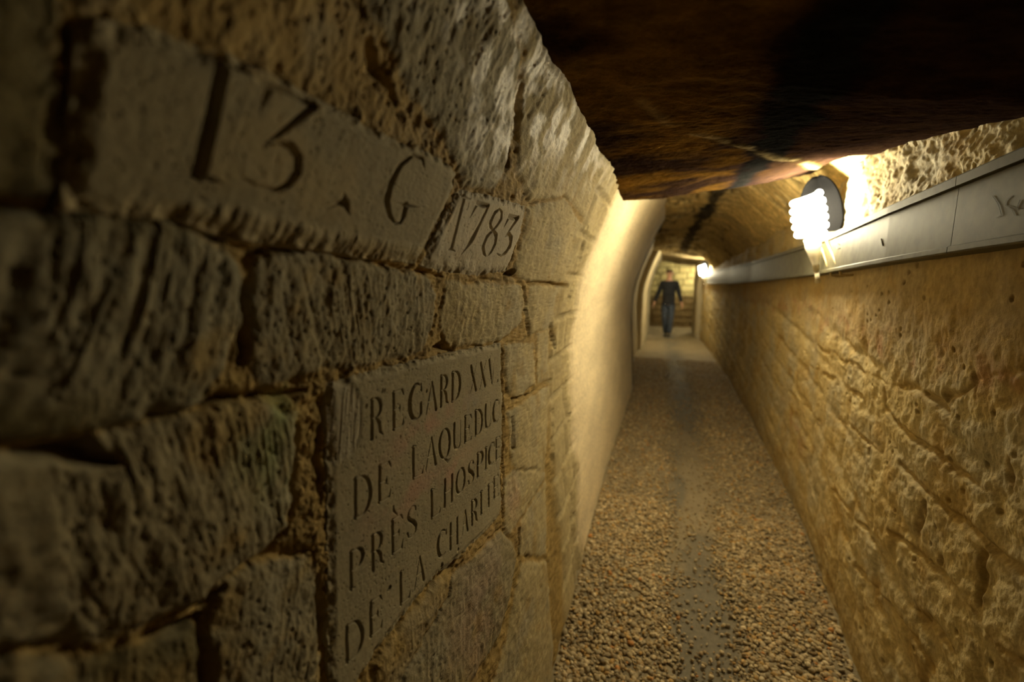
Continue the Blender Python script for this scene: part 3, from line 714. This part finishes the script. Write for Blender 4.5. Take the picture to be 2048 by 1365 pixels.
def pebbles(n, y0, y1, sub, smin, smax):
    v, f = ico(sub)
    # even density over the floor
    y = rng.uniform(y0, y1, n*3)
    x = rng.uniform(-.60, .98, n*3)
    c = path_c(y); dist = np.abs(x-c)+.08*fbm(x*5, y*3, 300, 3)
    p = np.clip(ss(.02, .24, dist)*1.0+.13, 0, 1)
    patch = .75+.35*fbm(x*3, y*3, 320, 3)
    keep = (rng.random(n*3) < p*patch) & (x > left_base(y, y*0-1.5)+.012) & (x < right_base(y, y*0-1.5)-.012)
    x = x[keep][:n]; y = y[keep][:n]; k = len(x)
    s = smin+(smax-smin)*rng.random(k)**1.8; s *= (.75+.25*ss(.05, .3, np.abs(x-path_c(y))))
    sc = np.stack([s*rng.uniform(.8, 1.3, k), s*rng.uniform(.7, 1.1, k), s*rng.uniform(.45, .8, k)], -1)
    defo = 1+.16*rng.standard_normal((k, len(v), 1))*(1 if sub == 0 else .6)
    P = v[None]*defo*sc[:, None]
    a = rng.uniform(0, 6.28, k); b = rng.normal(0, .35, k)
    ca, sa = np.cos(a)[:, None], np.sin(a)[:, None]; cb, sb = np.cos(b)[:, None], np.sin(b)[:, None]
    X0, Y0, Z0 = P[..., 0], P[..., 1], P[..., 2]
    Y1, Z1 = Y0*cb-Z0*sb, Y0*sb+Z0*cb
    X2, Y2 = X0*ca-Y1*sa, X0*sa+Y1*ca
    base = FLOOR-.008*(1-ss(.05, .26, np.abs(x-path_c(y))))
    P = np.stack([X2+x[:, None], Y2+y[:, None], Z1+(base+sc[:, 2]*.35+rng.uniform(0, .006, k))[:, None]], -1)
    Fc = f[None]+(np.arange(k)*len(v))[:, None, None]
    pal = np.array([(.42, .36, .25), (.50, .43, .31), (.36, .28, .17), (.48, .33, .14), (.30, .26, .19), (.62, .56, .44), (.52, .26, .09), (.24, .19, .12)])
    wts = np.array([.29, .20, .16, .08, .12, .06, .01, .08]); ci = rng.choice(len(pal), k, p=wts)
    col = np.repeat(pal[ci]*np.array([1.08, .99, .80])*rng.uniform(.8, 1.2, (k, 1)), len(v), 0)
    return P.reshape(-1, 3), Fc.reshape(-1, 3), col
A = [pebbles(15000, 1.0, 2.9, 1, .0045, .0125), pebbles(17000, 2.9, 8.5, 0, .006, .0135)]
Vs = np.concatenate([A[0][0], A[1][0]]); Fs = np.concatenate([A[0][1], A[1][1]+len(A[0][0])]); Cs = np.concatenate([A[0][2], A[1][2]])
M_GRAV = stone_mat('pebble_stone', 120, .2, .6, .2, 500, spec=.35)
gv = link('gravel', mesh_np('gravel', Vs, Fs, np.clip(Cs, .02, .9)), M_GRAV)
tag(gv, 'loose tan and grey gravel spread over the tunnel floor', 'gravel', kind='stuff')

# ------------------------------------------------------------------ cable duct on the right wall
M_ZINC = plain_mat('dull_zinc', (.085, .075, .040), .6, .0, .2, .05, 25, .22)
M_SCR = plain_mat('scratched_zinc', (.066, .058, .033), .7)
M_INK = plain_mat('scratched_ink', (.03, .028, .02), .8)
DB = [(-1.0, .085, .270), (.9, .072, .258), (1.25, .066, .25), (2.5, .033, .218), (4.5, -.01, .20), (7.0, -.055, .185), (9.0, -.075, .17), (10.6, -.08, .165)]
def duct_at(y):
    ya = [d[0] for d in DB]; b = np.interp(y, ya, [d[1] for d in DB]); t = np.interp(y, ya, [d[2] for d in DB])
    return float(right_base(y, .1)), float(b), float(t)
def duct_ring(y):
    x, b, t = duct_at(y); f = x-.062
    # back, bottom lip, face, seam, lid rim, top
    pr = [(x+.06, b), (f-.004, b), (f-.006, b+.004), (f-.006, b+.016), (f, b+.019), (f, t-.030), (f+.005, t-.0285), (f+.005, t-.0265), (f-.007, t-.025), (f-.008, t-.004), (f-.004, t), (x+.06, t)]
    return [(px, y, pz) for px, pz in pr]
duct = empty('cable_duct', (duct_at(2.5)[0]-.03, 2.5, duct_at(2.5)[1]))
tag(duct, 'long grey metal cable duct along the right wall below the ceiling', 'cable duct')
off = np.array(duct.location)
segs = [-1.0, 1.36, 3.45, 5.6, 7.9, 10.5]
for a, b in zip(segs[:-1], segs[1:]):
    n = max(4, int((b-a)/.12)); mb = MB(); mb.loft([[tuple(np.array(p)-off) for p in duct_ring(y)] for y in np.linspace(a+.0012, b-.0012, n)])
    mb.build('duct_section', M_ZINC, duct, smooth=False)
# scribbled marks on the duct face
def face_pt(px, py):
    f = lambda Y, z: float(right_base(Y, .1))-.0625
    return unproj(px, py, f, .7)
for pl in [[(1985,392),(1996,408),(2003,430),(1992,436)], [(2022,392),(2012,402),(2010,412),(2024,420),(2030,432)], [(2014,412),(2046,418)], [(2040,400),(2032,420)]]:
    mb = MB(); mb.tube([face_pt(*p)-off for p in pl], .0003, 5); mb.build('scratched_mark', M_SCR, duct)
for pl in [[(1668,476),(1678,480)], [(1670,484),(1680,490)], [(1672,492),(1674,499),(1681,497)], [(1762,478),(1766,492)]]:
    mb = MB(); mb.tube([face_pt(*p)-off for p in pl], .0013, 5); mb.build('ink_mark', M_INK, duct)

# ------------------------------------------------------------------ lamps
M_SHELL = plain_mat('black_lamp_shell', (.0018, .0018, .002), .8, 0, .0)
M_SOCK = plain_mat('ivory_plastic', (.62, .56, .42), .4, 0, .5)
M_STRAP = plain_mat('ochre_cable', (.46, .34, .14), .55)
mt, nt, b = new_mat('fluorescent_tube')
b.inputs['Base Color'].default_value = (.9, .87, .78, 1); b.inputs['Emission Color'].default_value = (1, .88, .58, 1); b.inputs['Emission Strength'].default_value = 195
M_TUBE = mt
def make_lamp(loc):
    """socket arm rises from the duct; large folded-tube bulb in front of a black oval shield"""
    o = empty('tunnel_lamp', loc)
    ax = np.array([-.20, -.02, 1.0]); ax /= np.linalg.norm(ax)               # leans into the passage
    fr = np.array([-.50, -.86, 0]); fr -= ax*(fr@ax); fr /= np.linalg.norm(fr)   # way the open side looks
    sd = np.cross(ax, fr)
    at = lambda s, f, a: s*sd+f*fr+a*ax
    a0 = .185
    coil = []; n = 5*22
    for i in range(n+1):
        t = i/n; r = .062-.010*abs(2*t-1)**3; an = t*5*2*math.pi
        coil.append(at(r*math.cos(an), r*math.sin(an)+.01, a0+t*.20))
    mb = MB(); mb.tube(coil, .0165, 10); bulb = mb.build('bulb_tube', M_TUBE, o)
    # shield: open half shell with a rounded crown
    rings_o = []; rings_i = []
    for i in range(21):
        t = i/20; hgt = a0-.03+t*.32
        w = .092*math.sqrt(max(.03, 1-(max(0, t-.45)/.56)**2))*(.70+.3*float(ss(0, .3, t)))
        ro = []; ri = []
        for j in range(33):
            an = math.pi*(-.06+1.12*j/32)
            ro.append(at(.036+w*math.cos(an), -.03*math.sin(an)*w/.084-.072+.02*abs(math.cos(an)), hgt)); ri.append(at(.036+(w-.004)*math.cos(an), -(.026)*math.sin(an)*w/.084-.068+.02*abs(math.cos(an)), hgt))
        rings_o.append(ro+ri[::-1])
    mb = MB(); mb.loft(rings_o, True, True); mb.build('shield', M_SHELL, o)
    mb = MB(); mb.tube([at(0, 0, .0), at(0, 0, .04), at(0, .002, .075), at(0, .004, .12), at(0, .006, .17)], [.013, .016, .024, .034, .036], 16)
    so = mb.build('socket', M_SOCK, o)
    mb = MB(); mb.tube([at(0, 0, .01), at(0, 0, -.035), at(-.004, -.01, -.055)], [.011, .010, .012], 12); mb.build('lamp_foot', M_SOCK, so)
    return o
dx, db_, dt_ = duct_at(2.62)
lamp1 = make_lamp((dx-.085, 2.62, db_+.012))
tag(lamp1, 'bright folded-tube lamp with black shield, the near one above the duct', 'lamp', 'tunnel lamps on the right wall')
dx, db_, dt_ = duct_at(10.4)
lamp2 = make_lamp((dx-.085, 10.4, db_+.012))
tag(lamp2, 'small distant glowing lamp on the right wall near the walking person', 'lamp', 'tunnel lamps on the right wall')
lamp3 = make_lamp((1.0, 14.0, .02))
tag(lamp3, 'lamp in the far chamber, behind the right-hand jamb', 'lamp', 'tunnel lamps on the right wall')
# two looped cords over the duct beside the near lamp
for k, (pa, pb) in enumerate([((1640, 484), (1657, 553)), ((1654, 478), (1675, 551))]):
    a = face_pt(*pa); b_ = face_pt(*pb); x, bb, tt = duct_at(a[1]); f = x-.062
    y0, y1 = a[1], b_[1]
    pts = [(x-.01, y0, tt+.014), (f-.004, y0, tt+.012), (f-.014, y0, tt+.002)] + [(f-.013, y0+(y1-y0)*t, tt+(bb-tt)*t) for t in np.linspace(.08, .95, 8)] + [(f-.010, y1, bb-.009), (f+.01, y1, bb-.012), (x, y1, bb-.008)]
    org = np.array((f, y0, bb)); mb = MB(); mb.tube([np.array(p)-org for p in pts], .0052, 8)
    o = mb.build('cable_loop', M_STRAP, loc=tuple(org))
    tag(o, ['ochre cord looped over the duct, the one nearer the lamp', 'ochre cord looped over the duct, the one farther from the lamp'][k], 'cable', 'cords looped over the duct')

# ------------------------------------------------------------------ the person walking
M_SKIN = plain_mat('skin', (.62, .34, .23), .55); M_HAIR = plain_mat('dark_hair', (.02, .014, .01), .6)
M_SWEAT = plain_mat('black_knit', (.014, .015, .02), .85, bump=.2, scale=300); M_JEAN = plain_mat('blue_denim', (.045, .06, .095), .8, var=.25)
M_SHIRT = plain_mat('pale_shirt', (.5, .48, .44), .8); M_SHOE = plain_mat('dark_leather', (.02, .018, .016), .5); M_EYE = plain_mat('dark_eye', (.02, .015, .01), .3)
M_LIP = plain_mat('lip', (.42, .16, .12), .5)
def skin(name, nodes, edges, mat, parent, sub=2):
    """nodes: (x, y, z, rx, ry) with z above the ground; first one is the root"""
    me = bpy.data.meshes.new(name); me.from_pydata([n[:3] for n in nodes], edges, [])
    o = link(name, me, mat, parent)
    sk = o.modifiers.new('skin', 'SKIN'); sk.use_smooth_shade = True
    for v, n in zip(me.skin_vertices[0].data, nodes): v.radius = (n[3], n[4])
    me.skin_vertices[0].data[0].use_root = True
    s = o.modifiers.new('sub', 'SUBSURF'); s.levels = sub; s.render_levels = sub
    return o
pd = ray(1333, 674); pl = pd*(FLOOR/pd[2])
per = empty('person', (pl[0], pl[1], FLOOR+.004))
tag(per, 'person in black sweater and blue jeans walking towards us at the tunnel end', 'person')
# x right in the picture, -y towards the camera
body = [(0, 0, .95, .115, .085), (0, .0, 1.10, .11, .08), (0, 0, 1.28, .145, .09), (0, 0, 1.42, .11, .075), (0, -.01, 1.50, .052, .052), (0, -.02, 1.57, .062, .075), (0, -.02, 1.655, .072, .09), (0, -.015, 1.72, .055, .07),
        (-.17, 0, 1.42, .055, .055), (-.25, .03, 1.16, .042, .042), (-.335, -.03, .93, .03, .03), (-.365, -.06, .85, .030, .018),
        (.17, 0, 1.42, .055, .055), (.24, -.02, 1.16, .042, .042), (.315, -.06, .93, .03, .03), (.34, -.09, .85, .030, .018),
        (-.085, 0, .88, .085, .085), (-.075, -.10, .50, .058, .058), (-.03, .02, .11, .038, .038), 
        (.085, 0, .88, .085, .085), (.08, -.12, .50, .058, .058), (.05, -.20, .10, .038, .038)]
be = [(0,1),(1,2),(2,3),(3,4),(4,5),(5,6),(6,7),(3,8),(8,9),(9,10),(10,11),(3,12),(12,13),(13,14),(14,15),(0,16),(16,17),(17,18),(0,19),(19,20),(20,21)]
# fingers: four unequal and a thumb on each hand
for s, w in ((-1, 11), (1, 15)):
    bx, by, bz = body[w][:3]
    for i, ln in enumerate((.062, .072, .068, .052)):
        oy = -.024+.016*i; k = len(body)
        body.append((bx+s*.006, by+oy, bz-.035, .0085, .0085)); body.append((bx+s*.010, by+oy-.006, bz-.035-ln*.55, .008, .008)); body.append((bx-s*.004, by+oy-.012, bz-.035-ln, .007, .007))
        be += [(w, k), (k, k+1), (k+1, k+2)]
    k = len(body); body.append((bx-s*.010, by-.040, bz+.002, .010, .010)); body.append((bx-s*.018, by-.058, bz-.030, .009, .009)); be += [(w, k), (k, k+1)]
bod = skin('body', body, be, M_SKIN, per)
sw = [(0, 0, 1.00, .165, .125), (0, 0, 1.12, .160, .12), (0, 0, 1.28, .180, .125), (0, 0, 1.41, .145, .10), (0, -.005, 1.465, .075, .07), (0, 0, .87, .178, .135),
      (-.175, 0, 1.41, .085, .08), (-.255, .03, 1.16, .065, .062), (-.345, -.035, .905, .045, .045), (.175, 0, 1.41, .085, .08), (.245, -.02, 1.16, .065, .062), (.325, -.065, .905, .045, .045)]
swe = skin('sweater', sw, [(0,1),(1,2),(2,3),(3,4),(0,5),(3,6),(6,7),(7,8),(3,9),(9,10),(10,11)], M_SWEAT, per)
je = [(0, 0, .96, .150, .115), (-.085, -.01, .82, .105, .105), (-.078, -.10, .50, .075, .078), (-.03, .02, .08, .062, .068), (.085, -.01, .82, .105, .105), (.08, -.12, .50, .075, .078), (.05, -.19, .09, .062, .068)]
skin('jeans', je, [(0,1),(1,2),(2,3),(0,4),(4,5),(5,6)], M_JEAN, per)
skin('shoe', [(-.03, .06, .05, .040, .045), (-.035, -.03, .045, .045, .04), (-.045, -.14, .035, .042, .03)], [(0,1),(1,2)], M_SHOE, per)
skin('shoe', [(.05, -.16, .07, .040, .045), (.052, -.25, .06, .045, .04), (.055, -.36, .075, .042, .03)], [(0,1),(1,2)], M_SHOE, per)
skin('shirt_collar', [(0, -.03, 1.47, .055, .052), (0, -.04, 1.50, .060, .058)], [(0,1)], M_SHIRT, swe, 1)
skin('hair', [(0, .0, 1.755, .062, .070), (0, .01, 1.715, .082, .088), (0, .045, 1.66, .070, .055)], [(0,1),(1,2)], M_HAIR, per)
for s in (-1, 1):
    mb = MB(); mb.tube([(s*.030, -.098, 1.665), (s*.030, -.106, 1.665)], .010, 8); mb.build('eye', M_EYE, bod)
    mb = MB(); mb.tube([(s*.078, -.01, 1.635), (s*.086, -.005, 1.66), (s*.080, -.0, 1.685)], [.012, .016, .012], 8); mb.build('ear', M_SKIN, bod)
    mb = MB(); mb.tube([(s*.018, -.102, 1.685), (s*.042, -.096, 1.686)], .005, 6); mb.build('eyebrow', M_HAIR, bod)
mb = MB(); mb.tube([(0, -.098, 1.665), (0, -.118, 1.63), (0, -.100, 1.615)], [.007, .015, .012], 8); mb.build('nose', M_SKIN, bod, sub=1)
mb = MB(); mb.tube([(-.022, -.094, 1.585), (0, -.104, 1.586), (.022, -.094, 1.585)], [.004, .007, .004], 8); mb.build('mouth', M_LIP, bod)

# ------------------------------------------------------------------ world, camera, view
w = bpy.data.worlds.new('dark'); bpy.context.scene.world = w; w.use_nodes = True
w.node_tree.nodes['Background'].inputs[0].default_value = (1, .8, .45, 1); w.node_tree.nodes['Background'].inputs[1].default_value = .003
cam = bpy.data.cameras.new('camera'); co = bpy.data.objects.new('camera', cam); COL.objects.link(co)
cam.sensor_width = 36; cam.lens = F/W*36; cam.clip_start = .01; cam.clip_end = 60
co.location = (0, 0, 0); co.rotation_euler = (math.pi/2-PITCH, 0, YAW)
cam.dof.use_dof = True; cam.dof.focus_distance = 1.05; cam.dof.aperture_fstop = 1.55
sc = bpy.context.scene; sc.camera = co
sc.view_settings.view_transform = 'Standard'; sc.view_settings.look = 'None'; sc.view_settings.gamma = 1; sc.view_settings.use_curve_mapping = False
sc.view_settings.exposure = 0
sc.cycles.max_bounces = 6; sc.cycles.diffuse_bounces = 4; sc.cycles.use_adaptive_sampling = True; sc.cycles.adaptive_threshold = .03; sc.cycles.use_denoising = True
